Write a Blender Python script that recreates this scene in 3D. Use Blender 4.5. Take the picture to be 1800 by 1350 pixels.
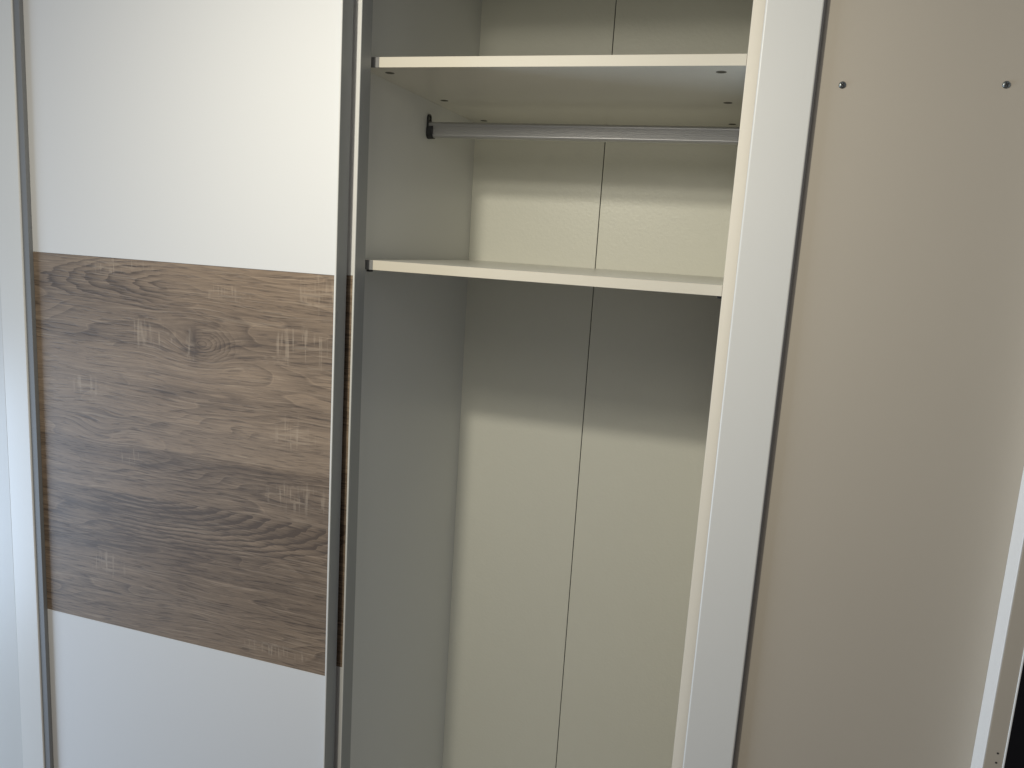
import bpy, bmesh, math, random
from mathutils import Vector, Matrix

S = bpy.context.scene
for o in list(bpy.data.objects):
    bpy.data.objects.remove(o, do_unlink=True)
COL = S.collection

# ---------------------------------------------------------------- camera
cam = bpy.data.cameras.new('camera')
cam.sensor_width = 36.0
cam.lens = 28.02
cam.clip_start = 0.02
cam.clip_end = 200
co = bpy.data.objects.new('camera', cam)
COL.objects.link(co)
X = Vector((0.95166632, 0.30088179, 0.06165526))
F = Vector((-0.28698334, 0.94264222, -0.17048817))
U = Vector((-0.10941564, 0.14455381, 0.98342891))
M = Matrix((X, U, -F)).transposed().to_4x4()
M.translation = Vector((0.6170729, -1.1373549, 1.6))
co.matrix_world = M
S.camera = co

# ---------------------------------------------------------------- light
w = bpy.data.worlds.new('World')
S.world = w
w.use_nodes = True
bg = w.node_tree.nodes['Background']
bg.inputs[0].default_value = (0.95, 0.98, 1.04, 1)
bg.inputs[1].default_value = 0.20


def lamp(name, kind, loc, energy, color, target=None, **kw):
    l = bpy.data.lights.new(name, kind)
    l.energy = energy
    l.color = color
    for k, v in kw.items():
        setattr(l, k, v)
    o = bpy.data.objects.new(name, l)
    o.location = loc
    if target is not None:
        o.rotation_euler = (Vector(target) - Vector(loc)).to_track_quat('-Z', 'Y').to_euler()
    COL.objects.link(o)
    return o


lamp('ceiling_lamp_light', 'AREA', (0.035, -0.86, 2.105), 7.2, (1.0, 0.95, 0.80), target=(0.80, 0.5, -1.20),
     shape='DISK', size=0.06)
lamp('second_bulb_light', 'AREA', (0.06, -0.84, 2.028), 2.9, (1.0, 0.95, 0.80), target=(0.80, 0.5, -0.30),
     shape='DISK', size=0.13)
lamp('bounce_fill_light', 'AREA', (0.30, -1.00, 1.95), 0.9, (1.0, 0.94, 0.80), target=(0.30, 0.5, 1.8),
     shape='DISK', size=0.26)  # unseen soft area added as bounce fill for the top compartment
lamp('window_light', 'AREA', (-2.3, -0.90, 0.45), 45, (0.60, 0.77, 1.0), target=(0.1, 0.0, 0.45),
     shape='RECTANGLE', size=0.9, size_y=1.1)

vs = S.view_settings
vs.view_transform = 'Standard'
vs.look = 'None'
vs.exposure = 0
vs.gamma = 1
vs.use_curve_mapping = False


# ---------------------------------------------------------------- node maths
class V:
    """a float socket with operators"""
    nt = None

    def __init__(self, s):
        self.s = s

    @staticmethod
    def m(op, *a):
        n = V.nt.nodes.new('ShaderNodeMath')
        n.operation = op
        for i, q in enumerate(a):
            if isinstance(q, V):
                V.nt.links.new(q.s, n.inputs[i])
            else:
                n.inputs[i].default_value = q
        return V(n.outputs[0])

    def __add__(s, o): return V.m('ADD', s, o)
    __radd__ = __add__
    def __sub__(s, o): return V.m('SUBTRACT', s, o)
    def __rsub__(s, o): return V.m('SUBTRACT', o, s)
    def __mul__(s, o): return V.m('MULTIPLY', s, o)
    __rmul__ = __mul__
    def __truediv__(s, o): return V.m('DIVIDE', s, o)
    def __pow__(s, o): return V.m('POWER', s, o)


def clamp(a, lo=0.0, hi=1.0): return V.m('MINIMUM', V.m('MAXIMUM', a, lo), hi)
def smooth(a, lo, hi):
    n = V.nt.nodes.new('ShaderNodeMapRange')
    n.interpolation_type = 'SMOOTHSTEP'
    V.nt.links.new(a.s, n.inputs[0])
    n.inputs[1].default_value = lo
    n.inputs[2].default_value = hi
    return V(n.outputs[0])
def gauss(x, z, xc, zc, sx, sz):
    a = (x - xc) * (1 / sx)
    b = (z - zc) * (1 / sz)
    return V.m('EXPONENT', (a * a + b * b) * -1.0)
def noise(x, y, z=0.0, detail=2.0, rough=0.5):
    c = V.nt.nodes.new('ShaderNodeCombineXYZ')
    for i, q in enumerate((x, y, z)):
        if isinstance(q, V):
            V.nt.links.new(q.s, c.inputs[i])
        else:
            c.inputs[i].default_value = q
    n = V.nt.nodes.new('ShaderNodeTexNoise')
    n.inputs['Scale'].default_value = 1.0
    n.inputs['Detail'].default_value = detail
    n.inputs['Roughness'].default_value = rough
    V.nt.links.new(c.outputs[0], n.inputs['Vector'])
    return V(n.outputs[0])
def mix(fac, a, b):
    n = V.nt.nodes.new('ShaderNodeMix')
    n.data_type = 'RGBA'
    if isinstance(fac, V):
        V.nt.links.new(fac.s, n.inputs[0])
    else:
        n.inputs[0].default_value = fac
    for i, q in ((6, a), (7, b)):
        if isinstance(q, tuple):
            n.inputs[i].default_value = (*q, 1)
        else:
            V.nt.links.new(q, n.inputs[i])
    return n.outputs[2]


def new_mat(name, color, rough=0.4, metal=0.0, spec=0.5, bump=0.0, bscale=300.0, var=0.0, coat=0.0, stretch=(1, 1, 1)):
    m = bpy.data.materials.new(name)
    m.use_nodes = True
    nt = m.node_tree
    V.nt = nt
    b = nt.nodes['Principled BSDF']
    b.inputs['Base Color'].default_value = (*color, 1)
    b.inputs['Roughness'].default_value = rough
    b.inputs['Metallic'].default_value = metal
    b.inputs['Specular IOR Level'].default_value = spec
    b.inputs['Coat Weight'].default_value = coat
    b.inputs['Coat Roughness'].default_value = 0.15
    tc = nt.nodes.new('ShaderNodeTexCoord')
    mp = nt.nodes.new('ShaderNodeMapping')
    mp.inputs['Scale'].default_value = stretch
    nt.links.new(tc.outputs['Object'], mp.inputs[0])
    if var:
        n = nt.nodes.new('ShaderNodeTexNoise')
        n.inputs['Scale'].default_value = 4.0
        n.inputs['Detail'].default_value = 6.0
        n.inputs['Roughness'].default_value = 0.6
        nt.links.new(mp.outputs[0], n.inputs['Vector'])
        c = mix(V(n.outputs[0]), tuple(q * (1 - var) for q in color), tuple(min(1, q * (1 + var)) for q in color))
        nt.links.new(c, b.inputs['Base Color'])
        r = V(n.outputs[0]) * 0.12 + (rough - 0.06)
        nt.links.new(r.s, b.inputs['Roughness'])
    if bump:
        n = nt.nodes.new('ShaderNodeTexNoise')
        n.inputs['Scale'].default_value = bscale
        n.inputs['Detail'].default_value = 3.0
        nt.links.new(mp.outputs[0], n.inputs['Vector'])
        bp = nt.nodes.new('ShaderNodeBump')
        bp.inputs['Strength'].default_value = bump
        bp.inputs['Distance'].default_value = 0.001
        nt.links.new(n.outputs[0], bp.inputs['Height'])
        nt.links.new(bp.outputs[0], b.inputs['Normal'])
    return m


def wood_mat():
    m = bpy.data.materials.new('sonoma_oak')
    m.use_nodes = True
    nt = m.node_tree
    V.nt = nt
    b = nt.nodes['Principled BSDF']
    tc = nt.nodes.new('ShaderNodeTexCoord')
    sp = nt.nodes.new('ShaderNodeSeparateXYZ')
    nt.links.new(tc.outputs['Object'], sp.inputs[0])
    x, z = V(sp.outputs[0]), V(sp.outputs[2])
    # boards of the printed decor, from the bottom up: seam heights, offsets, tones
    seams = [0.9735, 1.1390, 1.2260, 1.3930]
    offs = [3.1, 7.7, 12.9, 19.3, 24.4]
    tones = [0.50, 0.38, 0.44, 0.62, 0.54]
    off = 0.0 + x * 0.0 + offs[0]
    tone = x * 0.0 + tones[0]
    wv = noise(x * 2.0, z * 2.0, 4.0) * 0.012 - 0.006
    for s, o0, o1, t0, t1 in zip(seams, offs, offs[1:], tones, tones[1:]):
        st = V.m('GREATER_THAN', z + wv, s)
        off = off + st * (o1 - o0)
        tone = tone + st * (t1 - t0)
    # warps: broad waviness and the knot
    wig = (noise(x * 1.7, z * 6.0, off, 3.0, 0.5) - 0.5)
    gk = gauss(x, z, -0.245, 1.418, 0.060, 0.036)
    gk2 = gauss(x, z, -0.44, 1.265, 0.05, 0.03)
    v = z + wig * 0.052 + gk * (z - 1.423) * -0.85 + gk2 * (z - 1.27) * -0.7 + gk * 0.012
    # growth rings : contour lines of a stretched field
    f = noise(x * 2.3, v * 13.0, off + 2.0, 2.0, 0.45)
    r = f * 14.0 + v * 40.0
    # cathedral arcs in the second board
    cx = (x + 0.36) * 1.0
    cz = (z - 1.150) * 4.6
    rc = V.m('SQRT', cx * cx + cz * cz)
    rr = rc * 30.0 + (noise(x * 16.0, z * 40.0, 5.0, 3.0, 0.6) - 0.5) * 1.5
    b2 = V.m('GREATER_THAN', z + wv, 0.9735) * V.m('LESS_THAN', z + wv, 1.139)
    cm = b2 * smooth(rc, 0.50, 0.40) * smooth(x, -0.50, -0.36)
    cd2 = (x + 0.24) * 1.0
    tz = (z - 1.5035) * 7.0
    rc2 = V.m('SQRT', cd2 * cd2 + tz * tz)
    rr2 = rc2 * 22.0 + (noise(x * 9.0, z * 40.0, 9.0, 3.0, 0.6) - 0.5) * 2.6
    cm2 = smooth(rc2, 0.36, 0.31) * V.m('GREATER_THAN', z, 1.40) * smooth(x, -0.26, -0.33)
    
    def ringset(q):
        sw = V.m('FRACT', q)
        return (sw ** 2.2) * smooth(sw, 1.0, 0.93), smooth(sw, 0.88, 0.95) * smooth(sw, 1.0, 0.97)

    ring, edge = ringset(r)
    kx = (x + 0.232) * 1.0
    kz = (z - 1.415) * 1.9
    rk = V.m('SQRT', kx * kx + kz * kz)
    rr3 = rk * 105.0 + (noise(x * 20.0, z * 40.0, 3.0, 2.0) - 0.5) * 2.4
    cm3 = smooth(rk, 0.085, 0.045) * smooth(x, -0.247, -0.240)
    for msk, q in ((cm, rr), (cm2, rr2), (cm3, rr3)):
        rg, eg = ringset(q)
        ring = ring + msk * (rg - ring)
        edge = edge + msk * (eg - edge)
    patch = smooth(noise(x * 1.6, z * 10.0, off + 40.0, 2.0), 0.42, 0.62)
    patch = clamp(patch * 0.75 + 0.12 + cm * 0.7 + cm2 * 0.5 + gk * 0.5)
    # fibres, with dark pores and pale streaks
    gr1 = noise(x * 2.6, v * 200.0, off, 5.0, 0.70)
    gr2 = noise(x * 30.0, v * 560.0, off + 9.0, 3.0, 0.7)
    por = smooth(noise(x * 24.0, v * 380.0 + x * 5.0, off + 5.0, 2.0), 0.57, 0.64)
    pale = smooth(noise(x * 10.0, v * 360.0, off + 15.0, 2.0), 0.59, 0.67)
    broad = noise(x * 0.9, v * 26.0, off + 3.0, 4.0, 0.55)
    # saw marks: pale upright scratches in patches
    spots = [(-0.335, 1.422, 0.065, 0.030), (-0.02, 1.512, 0.055, 0.032), (-0.44, 1.006, 0.05, 0.028), (-0.05, 1.180, 0.085, 0.032),
             (-0.47, 1.322, 0.05, 0.022), (-0.06, 1.285, 0.05, 0.035), (-0.38, 1.205, 0.03, 0.022), (-0.40, 1.528, 0.09, 0.018),
             (-0.06, 1.425, 0.10, 0.035), (-0.09, 0.915, 0.09, 0.016), (-0.19, 1.495, 0.05, 0.02), (-0.255, 1.41, 0.012, 0.03)]
    sm = None
    for s in spots:
        g = gauss(x, z, *s)
        sm = g if sm is None else V.m('MAXIMUM', sm, g)
    rag = noise(x * 110.0, z * 45.0, 2.0, 2.0)
    ln = smooth(noise(x * 210.0 + z * 3.0, z * 14.0, off, 1.5), 0.52, 0.68)
    hz = smooth(noise(x * 12.0, v * 160.0, off + 33.0, 1.0), 0.56, 0.68)
    saws = V.m('MAXIMUM', ln, hz * 0.75) * smooth(sm + (rag - 0.5) * 1.1, 0.38, 0.95)
    # tone
    t = tone + (broad - 0.5) * 0.8 + (gr1 - 0.5) * 0.66 + (gr2 - 0.5) * 0.8
    t = t - ring * patch * (cm * 0.35 + cm2 * 0.3 + 0.42) + edge * patch * 0.30 - por * 0.27 + pale * 0.14 + saws * 0.17
    t = t - gauss(x, z, -0.247, 1.403, 0.011, 0.022) * 0.35
    t = clamp(t, 0.0, 1.25)
    c1 = mix(clamp(t * 1.0), (0.100, 0.074, 0.056), (0.370, 0.280, 0.198))
    c2 = mix(noise(x * 2.0, z * 6.0, off + 60.0, 2.0), (0.90, 0.92, 0.97), (1.06, 1.0, 0.93))
    mm = nt.nodes.new('ShaderNodeMix')
    mm.data_type = 'RGBA'
    mm.blend_type = 'MULTIPLY'
    mm.inputs[0].default_value = 1.0
    nt.links.new(c1, mm.inputs[6])
    nt.links.new(c2, mm.inputs[7])
    c3 = mix(clamp(saws * 0.30 + pale * 0.14), mm.outputs[2], (0.44, 0.37, 0.29))
    nt.links.new(c3, b.inputs['Base Color'])
    b.inputs['Roughness'].default_value = 0.5
    b.inputs['Specular IOR Level'].default_value = 0.35
    bp = nt.nodes.new('ShaderNodeBump')
    bp.inputs['Strength'].default_value = 0.35
    bp.inputs['Distance'].default_value = 0.0006
    nt.links.new((gr1 - por * 0.6).s, bp.inputs['Height'])
    nt.links.new(bp.outputs[0], b.inputs['Normal'])
    return m


M_white = new_mat('white_foil', (0.715, 0.71, 0.70), 0.6, bump=0.06, bscale=260)
M_stile = new_mat('white_coated_profile', (0.72, 0.715, 0.69), 0.34, bump=0.04, bscale=400, var=0.012)
M_bright = new_mat('white_lit_strip', (0.87, 0.875, 0.88), 0.3, var=0.01)  # extra white: painted light on the side panel's inner face, and its edge band
M_side = new_mat('white_side_board', (0.62, 0.62, 0.60), 0.40, bump=0.06, bscale=300, var=0.015)
M_in = new_mat('inner_board_foil', (0.65, 0.655, 0.64), 0.36, bump=0.10, bscale=240, var=0.015)
M_back = new_mat('cream_hardboard', (0.80, 0.79, 0.70), 0.33, bump=0.35, bscale=190, var=0.02)
M_band = new_mat('cream_edge_band', (0.80, 0.74, 0.64), 0.5, bump=0.05, bscale=200, var=0.03, stretch=(6, 6, 1))
M_shelf = new_mat('shelf_board_foil', (0.66, 0.645, 0.59), 0.30, bump=0.10, bscale=240, var=0.015)
M_shband = new_mat('shelf_edge_band', (0.67, 0.625, 0.53), 0.55, bump=0.05, bscale=200, var=0.03, stretch=(1, 6, 6))
M_beige = new_mat('beige_door_board', (0.485, 0.436, 0.365), 0.42, bump=0.08, bscale=240, var=0.02)
M_grey = new_mat('shaded_profile_grey', (0.30, 0.31, 0.31), 0.40, bump=0.04, var=0.03, stretch=(6, 6, .4))  # grey holds the shade on the white door edges; also colours the track
M_seal = new_mat('grey_seal', (0.20, 0.205, 0.21), 0.6, var=0.04)
M_endshade = new_mat('shelf_end_shade', (0.22, 0.22, 0.22), 0.7, var=0.04)  # shade on the shelf ends, put into a grey colour
M_darkseal = new_mat('dark_seal', (0.085, 0.082, 0.085), 0.6, var=0.04)
M_rail = new_mat('brushed_aluminium', (0.46, 0.46, 0.465), 0.36, metal=0.7, bump=0.015, bscale=300, stretch=(.05, 1, 1))
M_plastic = new_mat('black_plastic', (0.022, 0.023, 0.025), 0.42, var=0.05)
M_cam = new_mat('zinc_fitting', (0.10, 0.095, 0.08), 0.45, metal=0.6, var=0.1)
M_screw = new_mat('steel_screw', (0.24, 0.26, 0.265), 0.38, metal=1.0)
M_hole = new_mat('drilled_hole', (0.03, 0.028, 0.026), 0.9)
M_wall = new_mat('dark_wall', (0.022, 0.021, 0.026), 0.9, var=0.1)
M_floor = new_mat('floor_boards', (0.22, 0.15, 0.09), 0.45, var=0.12)
M_wood = wood_mat()


# ---------------------------------------------------------------- mesh helpers
def finish(name, bm, mat, parent=None, smooth_=False, bevel=0.0, seg=2):
    me = bpy.data.meshes.new(name)
    bmesh.ops.recalc_face_normals(bm, faces=bm.faces)
    bm.to_mesh(me)
    bm.free()
    me.materials.append(mat)
    o = bpy.data.objects.new(name, me)
    COL.objects.link(o)
    if parent:
        o.parent = parent
    if bevel:
        md = o.modifiers.new('bevel', 'BEVEL')
        md.width = bevel
        md.segments = seg
        md.limit_method = 'ANGLE'
        md.angle_limit = math.radians(40)
        for p in me.polygons:
            p.use_smooth = True
        md2 = o.modifiers.new('wn', 'WEIGHTED_NORMAL')
        md2.keep_sharp = False
    if smooth_:
        for p in me.polygons:
            p.use_smooth = True
    return o


def add_box(bm, x0, x1, y0, y1, z0, z1):
    vs_ = [bm.verts.new(c) for c in ((x0, y0, z0), (x1, y0, z0), (x1, y1, z0), (x0, y1, z0),
                                     (x0, y0, z1), (x1, y0, z1), (x1, y1, z1), (x0, y1, z1))]
    for f in ((0, 3, 2, 1), (4, 5, 6, 7), (0, 1, 5, 4), (1, 2, 6, 5), (2, 3, 7, 6), (3, 0, 4, 7)):
        bm.faces.new([vs_[i] for i in f])


def box(name, x0, x1, y0, y1, z0, z1, mat, parent=None, bevel=0.0006, seg=2):
    bm = bmesh.new()
    add_box(bm, x0, x1, y0, y1, z0, z1)
    return finish(name, bm, mat, parent, bevel=bevel, seg=seg)


def extrude_profile(name, pts, axis, a0, a1, mat, parent=None, bevel=0.0, smooth_=False):
    """closed 2-D outline swept along an axis; pts are the two other coordinates in x,y,z order"""
    bm = bmesh.new()
    rings = []
    for a in (a0, a1):
        ring = []
        for (p, q) in pts:
            c = {'x': (a, p, q), 'y': (p, a, q), 'z': (p, q, a)}[axis]
            ring.append(bm.verts.new(c))
        rings.append(ring)
    n = len(pts)
    for i in range(n):
        bm.faces.new((rings[0][i], rings[0][(i + 1) % n], rings[1][(i + 1) % n], rings[1][i]))
    bm.faces.new(rings[0])
    bm.faces.new(list(reversed(rings[1])))
    return finish(name, bm, mat, parent, bevel=bevel, smooth_=smooth_)


def disc(name, c, r, h, axis, mat, parent, n=20, bevel=0.0003):
    pts = [(r * math.cos(2 * math.pi * i / n), r * math.sin(2 * math.pi * i / n)) for i in range(n)]
    cx, cy, cz = c
    if axis == 'z':
        p = [(cx + a, cy + b) for a, b in pts]
        a0 = cz
    elif axis == 'y':
        p = [(cx + a, cz + b) for a, b in pts]
        a0 = cy
    else:
        p = [(cy + a, cz + b) for a, b in pts]
        a0 = cx
    return extrude_profile(name, p, axis, a0, a0 + h, mat, parent, bevel=bevel)


# ---------------------------------------------------------------- setting
bm = bmesh.new()
add_box(bm, -4, 4, -4, 0.60, -0.05, 0.0)
fl = finish('floor', bm, M_floor)
fl['kind'] = 'structure'
bm = bmesh.new()
add_box(bm, -4, 4, 0.60, 0.70, 0.0, 2.7)
wl = finish('wall', bm, M_wall)
wl['kind'] = 'structure'

# ---------------------------------------------------------------- wardrobe
wd = bpy.data.objects.new('wardrobe', None)
COL.objects.link(wd)
wd['label'] = 'white sliding-door wardrobe with oak-look band, one bay standing open on shelves and a hanging rail'
wd['category'] = 'wardrobe'

TOP, BASE = 2.10, 0.06
D = 0.508
ZU, ZL, T = 1.8662, 1.5644, 0.0150

# carcass
sp = box('side_panel', -0.728, -0.6425, -0.076, 0.52, 0, 2.26, M_side, wd, bevel=0.0025, seg=3)
spr = box('side_panel', 0.9480, 0.9680, -0.0785, 0.52, 0, 2.26, M_beige, wd, bevel=0.0006, seg=2)
box('lit_inner_face', 0.9464, 0.9480, -0.0783, -0.006, 0.0, 2.26, M_bright, spr, bevel=0.0006, seg=3)  # added strip, whitened to paint the light on the panel's inner face
box('edge_profile', 0.9680, 0.9702, -0.0795, 0.52, 0.0, 2.26, M_bright, spr, bevel=0.0006, seg=3)
for z in (1.0115, 0.9985):
    disc('screw_hole', (0.9608, -0.0788, z), 0.0013, 0.0006, 'y', M_hole, spr, n=12, bevel=0)
box('divider', -0.0158, 0.0, 0.004, D + 0.004, BASE, TOP, M_in, wd)
dv = box('divider', 0.5640, 0.5800, 0.0012, D + 0.004, BASE, TOP, M_in, wd)
box('edge_band', 0.5640, 0.5800, 0.0, 0.0012, BASE, TOP, M_band, dv, bevel=0.0004)
for x0, x1 in ((-0.649, -0.3305), (-0.3285, 0.2795), (0.2812, 0.9466)):
    bp_ = box('back_panel', x0, x1, D, D + 0.003, BASE - 0.01, TOP, M_back, wd, bevel=0.0004)
box('top_panel', -0.649, 0.9466, 0.0, 0.52, TOP, TOP + 0.02, M_in, wd)
box('base_panel', -0.649, 0.9466, 0.0, D, BASE - 0.016, BASE, M_in, wd)
box('plinth', -0.649, 0.9466, 0.02, 0.036, 0, BASE - 0.016, M_side, wd)
box('top_track', -0.649, 0.9466, -0.094, -0.004, 2.0320, 2.26, M_side, wd, bevel=0.001)
box('bottom_track', -0.649, 0.9466, -0.076, -0.004, 0.020, 0.030, M_grey, wd)


def shelf(z, fittings):
    s = box('shelf', 0.0, 0.5640, 0.0012, D, z - T, z, M_shelf, wd, bevel=0.0004)
    box('edge_band', 0.0312, 0.5636, 0.0, 0.0012, z - T, z, M_shband, s, bevel=0.0004)
    box('end_shade', 0.0004, 0.0311, 0.0002, 0.0012, z - T + 0.0001, z - 0.0001, M_endshade, s, bevel=0)  # grey box painting the unlit end of the shelf front
    for xs_ in fittings:
        for (x, y) in xs_:
            c = disc('cam_fitting', (x, y, z - T - 0.0004), 0.0072, 0.0006, 'z', M_cam, s, n=24, bevel=0.0002)
            box('cam_slot', x - 0.0045, x + 0.0045, y - 0.0007, y + 0.0007, z - T - 0.0006, z - T - 0.0003, M_hole, None, bevel=0).parent = s
    return s


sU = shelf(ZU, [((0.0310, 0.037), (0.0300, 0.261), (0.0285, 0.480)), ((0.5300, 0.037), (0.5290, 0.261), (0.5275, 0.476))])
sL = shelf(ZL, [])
# little dark shelf pins under the ends of the lower shelf
for x0, x1 in ((0.0, 0.0075), (0.5575, 0.5640)):
    box('shelf_pin', x0 + 0.018 * (x0 < 0.1), x1 + 0.018 * (x0 < 0.1), 0.004, 0.013, ZL - T - 0.0035, ZL - T, M_plastic, sL, bevel=0.0008)

# hanging rail: ribbed oval tube
RY, RZ = 0.262, 1.7995
pts = []
n = 20
hw, hh = 0.0075, 0.0138
prof = []
N = 96
for i in range(N):
    a = 2 * math.pi * i / N
    c, s_ = math.cos(a), math.sin(a)
    # stadium: flat long sides, round top and bottom
    e = 0.42
    py = math.copysign(abs(c) ** e, c) * hw
    pz = math.copysign(abs(s_) ** 0.8, s_) * hh
    prof.append((py, pz))
# ribs on the flat faces: resample in z
out = []
zs = [(-0.0095 + 0.019 * k / 32) for k in range(33)]
cap = lambda z: math.sqrt(max(0.0, 1 - ((abs(z) - (hh - 0.0045)) / 0.0045) ** 2)) * 0.0045 + hw - 0.0045 if abs(z) > hh - 0.0045 else hw
zz = [-hh + 0.0001] + [-hh + (hh - 0.0095) * k / 8 for k in range(1, 8)] + zs + [0.0095 + (hh - 0.0095) * k / 8 for k in range(1, 8)] + [hh - 0.0001]
front = []
for z in zz:
    rib = 0.0
    if abs(z) < 0.0085:
        rib = -0.0006 * (0.5 - 0.5 * math.cos(2 * math.pi * (z + 0.0085) / 0.00283))
    front.append((-cap(z) - rib, z))
back = [(-a, b) for a, b in reversed(front)]
outline = [(RY + a, RZ + b) for a, b in front + back]
rail = extrude_profile('hanging_rail', outline, 'x', 0.004, 0.560, M_rail, wd)
for p in rail.data.polygons:
    p.use_smooth = len(p.vertices) == 4
rail.data.set_sharp_from_angle(angle=math.radians(50)) if hasattr(rail.data, 'set_sharp_from_angle') else None


def bracket(x0, x1, xo):
    """plastic rail end: a rounded plate with an open screw eye on top and a cup round the tube"""
    bm = bmesh.new()
    # plate outline in y-z
    out_ = []
    for k in range(13):
        a = math.pi * k / 12
        out_.append((RY + 0.0078 * math.cos(a), RZ + 0.0195 + 0.0085 * math.sin(a)))
    out_ += [(RY - 0.0085, RZ + 0.006), (RY - 0.0098, RZ - 0.006)]
    for k in range(1, 8):
        a = math.pi + math.pi * k / 8
        out_.append((RY + 0.0098 * math.cos(a), RZ - 0.006 + 0.0100 * math.sin(a)))
    out_ += [(RY + 0.0098, RZ - 0.006), (RY + 0.0085, RZ + 0.006)]
    hole = [(RY + 0.0040 * math.cos(2 * math.pi * k / 20), RZ + 0.0205 + 0.0045 * math.sin(2 * math.pi * k / 20)) for k in range(20)]
    loops = []
    for xx in (x0, x1):
        vo = [bm.verts.new((xx, a, b)) for a, b in out_]
        vh = [bm.verts.new((xx, a, b)) for a, b in hole]
        eo = [bm.edges.new((vo[i], vo[(i + 1) % len(vo)])) for i in range(len(vo))]
        eh = [bm.edges.new((vh[i], vh[(i + 1) % 20])) for i in range(20)]
        bmesh.ops.triangle_fill(bm, use_beauty=True, use_dissolve=False, edges=eo + eh)
        loops.append((vo, vh))
    for j in (0, 1):
        a, b = loops[0][j], loops[1][j]
        for i in range(len(a)):
            bm.faces.new((a[i], a[(i + 1) % len(a)], b[(i + 1) % len(a)], b[i]))
    br = finish('rail_bracket', bm, M_plastic, rail)
    # U cup
    pts_ = []
    t_ = 0.0018
    for k in range(17):
        a = math.pi + math.pi * k / 16
        pts_.append((RY + (hw + 0.0003 + t_) * math.cos(a), RZ - 0.0062 + (hw + 0.0003 + t_) * math.sin(a)))
    pts_.append((RY + hw + 0.0003 + t_, RZ + 0.006))
    pts_.append((RY + hw + 0.0003, RZ + 0.006))
    for k in range(17):
        a = 2 * math.pi - math.pi * k / 16
        pts_.append((RY + (hw + 0.0003) * math.cos(a), RZ - 0.0062 + (hw + 0.0003) * math.sin(a)))
    pts_.append((RY - hw - 0.0003, RZ + 0.006))
    pts_.append((RY - hw - 0.0003 - t_, RZ + 0.006))
    xs_ = sorted((x1, xo))
    extrude_profile('bracket_cup', pts_, 'x', xs_[0], xs_[1], M_plastic, rail)
    disc('bracket_screw', (min(x0, x1) + 0.0005, RY, RZ + 0.0205), 0.0028, 0.0014, 'x', M_screw, rail, n=16)


bracket(0.0002, 0.0032, 0.0125)
bracket(0.5638, 0.5608, 0.5515)

# ---------------------------------------------------------------- sliding doors
ZB, ZT = 0.034, 2.040
WT, WB = 1.5397, 0.8895


def stile(parent, x0, x1, y0, y1, mat=M_stile, bevel=0.0018):
    return box('stile', x0, x1, y0, y1, ZB, ZT, mat, parent, bevel=bevel, seg=3)


def band_door(x0, x1, yf, yb, lw, label):
    """white door with an oak band; the right-hand stile shows only a thin lip"""
    yp = yf + 0.010
    d = box('sliding_door', x0 + lw, x1 - 0.0012, yp, yb - 0.002, ZB + 0.002, WB - 0.0004, M_white, None, bevel=0.0004)
    bm = bmesh.new()
    add_box(bm, x0 + lw, x1 - 0.0012, yp, yb - 0.002, ZB + 0.02, WB - 0.0004)
    add_box(bm, x0 + lw, x1 - 0.0012, yp, yb - 0.002, WT + 0.0004, ZT - 0.02)
    add_box(bm, x0 + lw, x1 - 0.0012, yp + 0.004, yb - 0.002, WB - 0.0004, WT + 0.0004)
    old = d.data
    me = bpy.data.meshes.new('sliding_door')
    bmesh.ops.recalc_face_normals(bm, faces=bm.faces)
    bm.to_mesh(me)
    bm.free()
    me.materials.append(M_white)
    for p in me.polygons:
        p.use_smooth = True
    d.data = me
    bpy.data.meshes.remove(old)
    d.parent = wd
    d['label'] = label
    box('wood_band', x0 + lw + 0.0002, x1 - 0.0013, yp, yp + 0.0038, WB, WT, M_wood, d, bevel=0.0003)
    stile(d, x0, x0 + lw, yf, yb)
    # right profile: pale front lip; the side's shade is put into its grey
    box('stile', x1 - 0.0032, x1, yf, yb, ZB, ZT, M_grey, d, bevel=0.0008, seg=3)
    box('stile_lip', x1 - 0.0034, x1 - 0.0006, yf - 0.0005, yf + 0.001, ZB, ZT, M_stile, d, bevel=0.0004)
    box('seal_strip', x0 + lw, x0 + lw + 0.0132, yf + 0.0022, yp + 0.0001, ZB, ZT, M_seal, d, bevel=0.0006)
    box('rail', x0 + lw, x1 - 0.0034, yf + 0.002, yb, ZT - 0.02, ZT, M_stile, d, bevel=0.001)
    box('rail', x0 + lw, x1 - 0.0034, yf + 0.002, yb, ZB, ZB + 0.02, M_stile, d, bevel=0.001)
    return d


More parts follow.
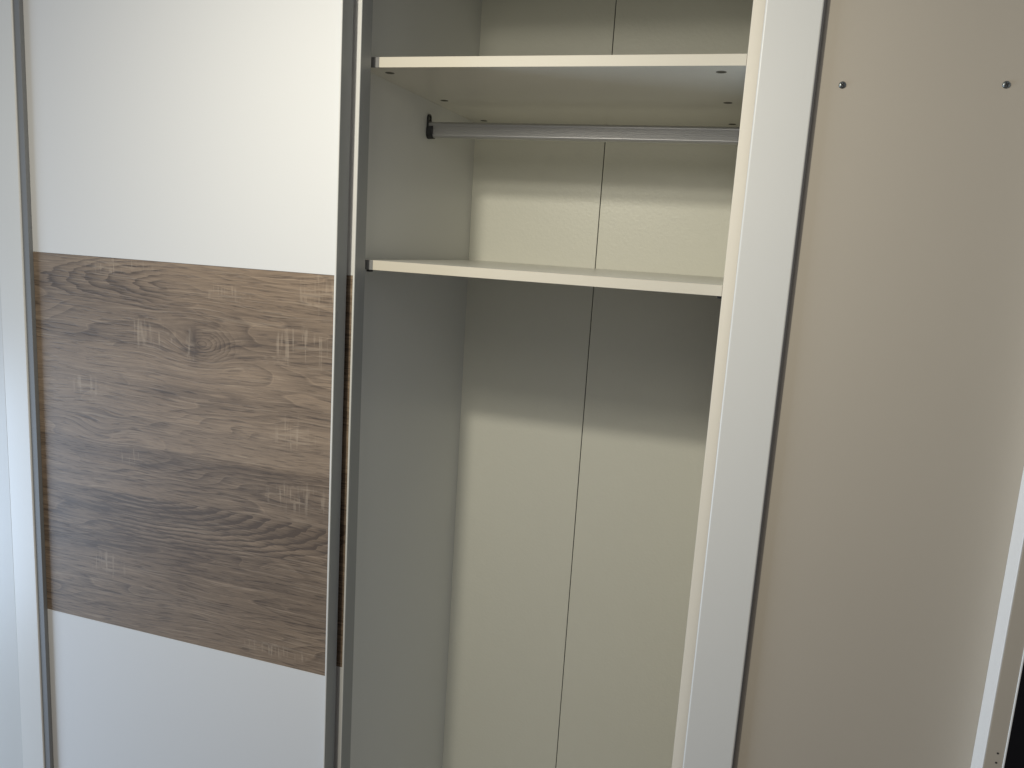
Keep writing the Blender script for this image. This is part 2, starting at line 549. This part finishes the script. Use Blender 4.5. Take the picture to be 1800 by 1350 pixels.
band_door(-0.6400, 0.0135, -0.080, -0.0495, 0.0530, 'front white sliding door with oak-look band, left of the open bay')
band_door(-0.6380, 0.0253, -0.0455, -0.0135, 0.0555, 'rear sliding door, only a sliver showing behind the front one')

# right door: white stile, dark seal, beige board without its mirror
rd = box('sliding_door', 0.6500, 0.9464, -0.0370, -0.0160, ZB + 0.004, ZT, M_beige, wd, bevel=0.0004)
rd['label'] = 'plain beige sliding door with two screws, right of the open bay'
stile(rd, 0.5812, 0.6498, -0.0460, -0.0130, bevel=0.0026)
box('seal_strip', 0.6499, 0.6515, -0.0442, -0.0371, ZB, ZT, M_darkseal, rd, bevel=0.0001)


def screw(x, y, z, rot):
    bm = bmesh.new()
    R_ = 0.0053
    rings = []
    prof_ = [(0.0043, 0.0), (0.0043, -0.0006), (0.0038, -0.0014), (0.0028, -0.0020), (0.0015, -0.0022)]
    n_ = 24
    for r_, d_ in prof_:
        rings.append([bm.verts.new((x + r_ * math.cos(2 * math.pi * i / n_), y + d_, z + r_ * math.sin(2 * math.pi * i / n_))) for i in range(n_)])
    for a, b in zip(rings, rings[1:]):
        for i in range(n_):
            bm.faces.new((a[i], a[(i + 1) % n_], b[(i + 1) % n_], b[i]))
    bm.faces.new(rings[-1])
    bm.faces.new(rings[0])
    s_ = finish('screw', bm, M_screw, rd, smooth_=True)
    # cross recess
    bm = bmesh.new()
    for a in (rot, rot + math.pi / 2):
        b2 = bmesh.new()
        vs0 = len(bm.verts)
        add_box(bm, -0.0027, 0.0027, -0.0026, -0.0018, -0.0006, 0.0006)
        bm.verts.ensure_lookup_table()
        for v_ in bm.verts[vs0:]:
            c = v_.co.copy()
            v_.co = Vector((x + c.x * math.cos(a) - c.z * math.sin(a), y + c.y + (0.0001 if a != rot else 0), z + c.x * math.sin(a) + c.z * math.cos(a)))
        b2.free()
    o = finish('screw_recess', bm, M_hole, rd)


screw(0.6822, -0.0370, 1.8197, 0.9)
screw(0.8608, -0.0370, 1.8203, 0.5)

# ---------------------------------------------------------------- render
S.render.engine = 'CYCLES'
S.cycles.max_bounces = 10
S.cycles.diffuse_bounces = 6
S.render.resolution_x = 1024
S.render.resolution_y = 768
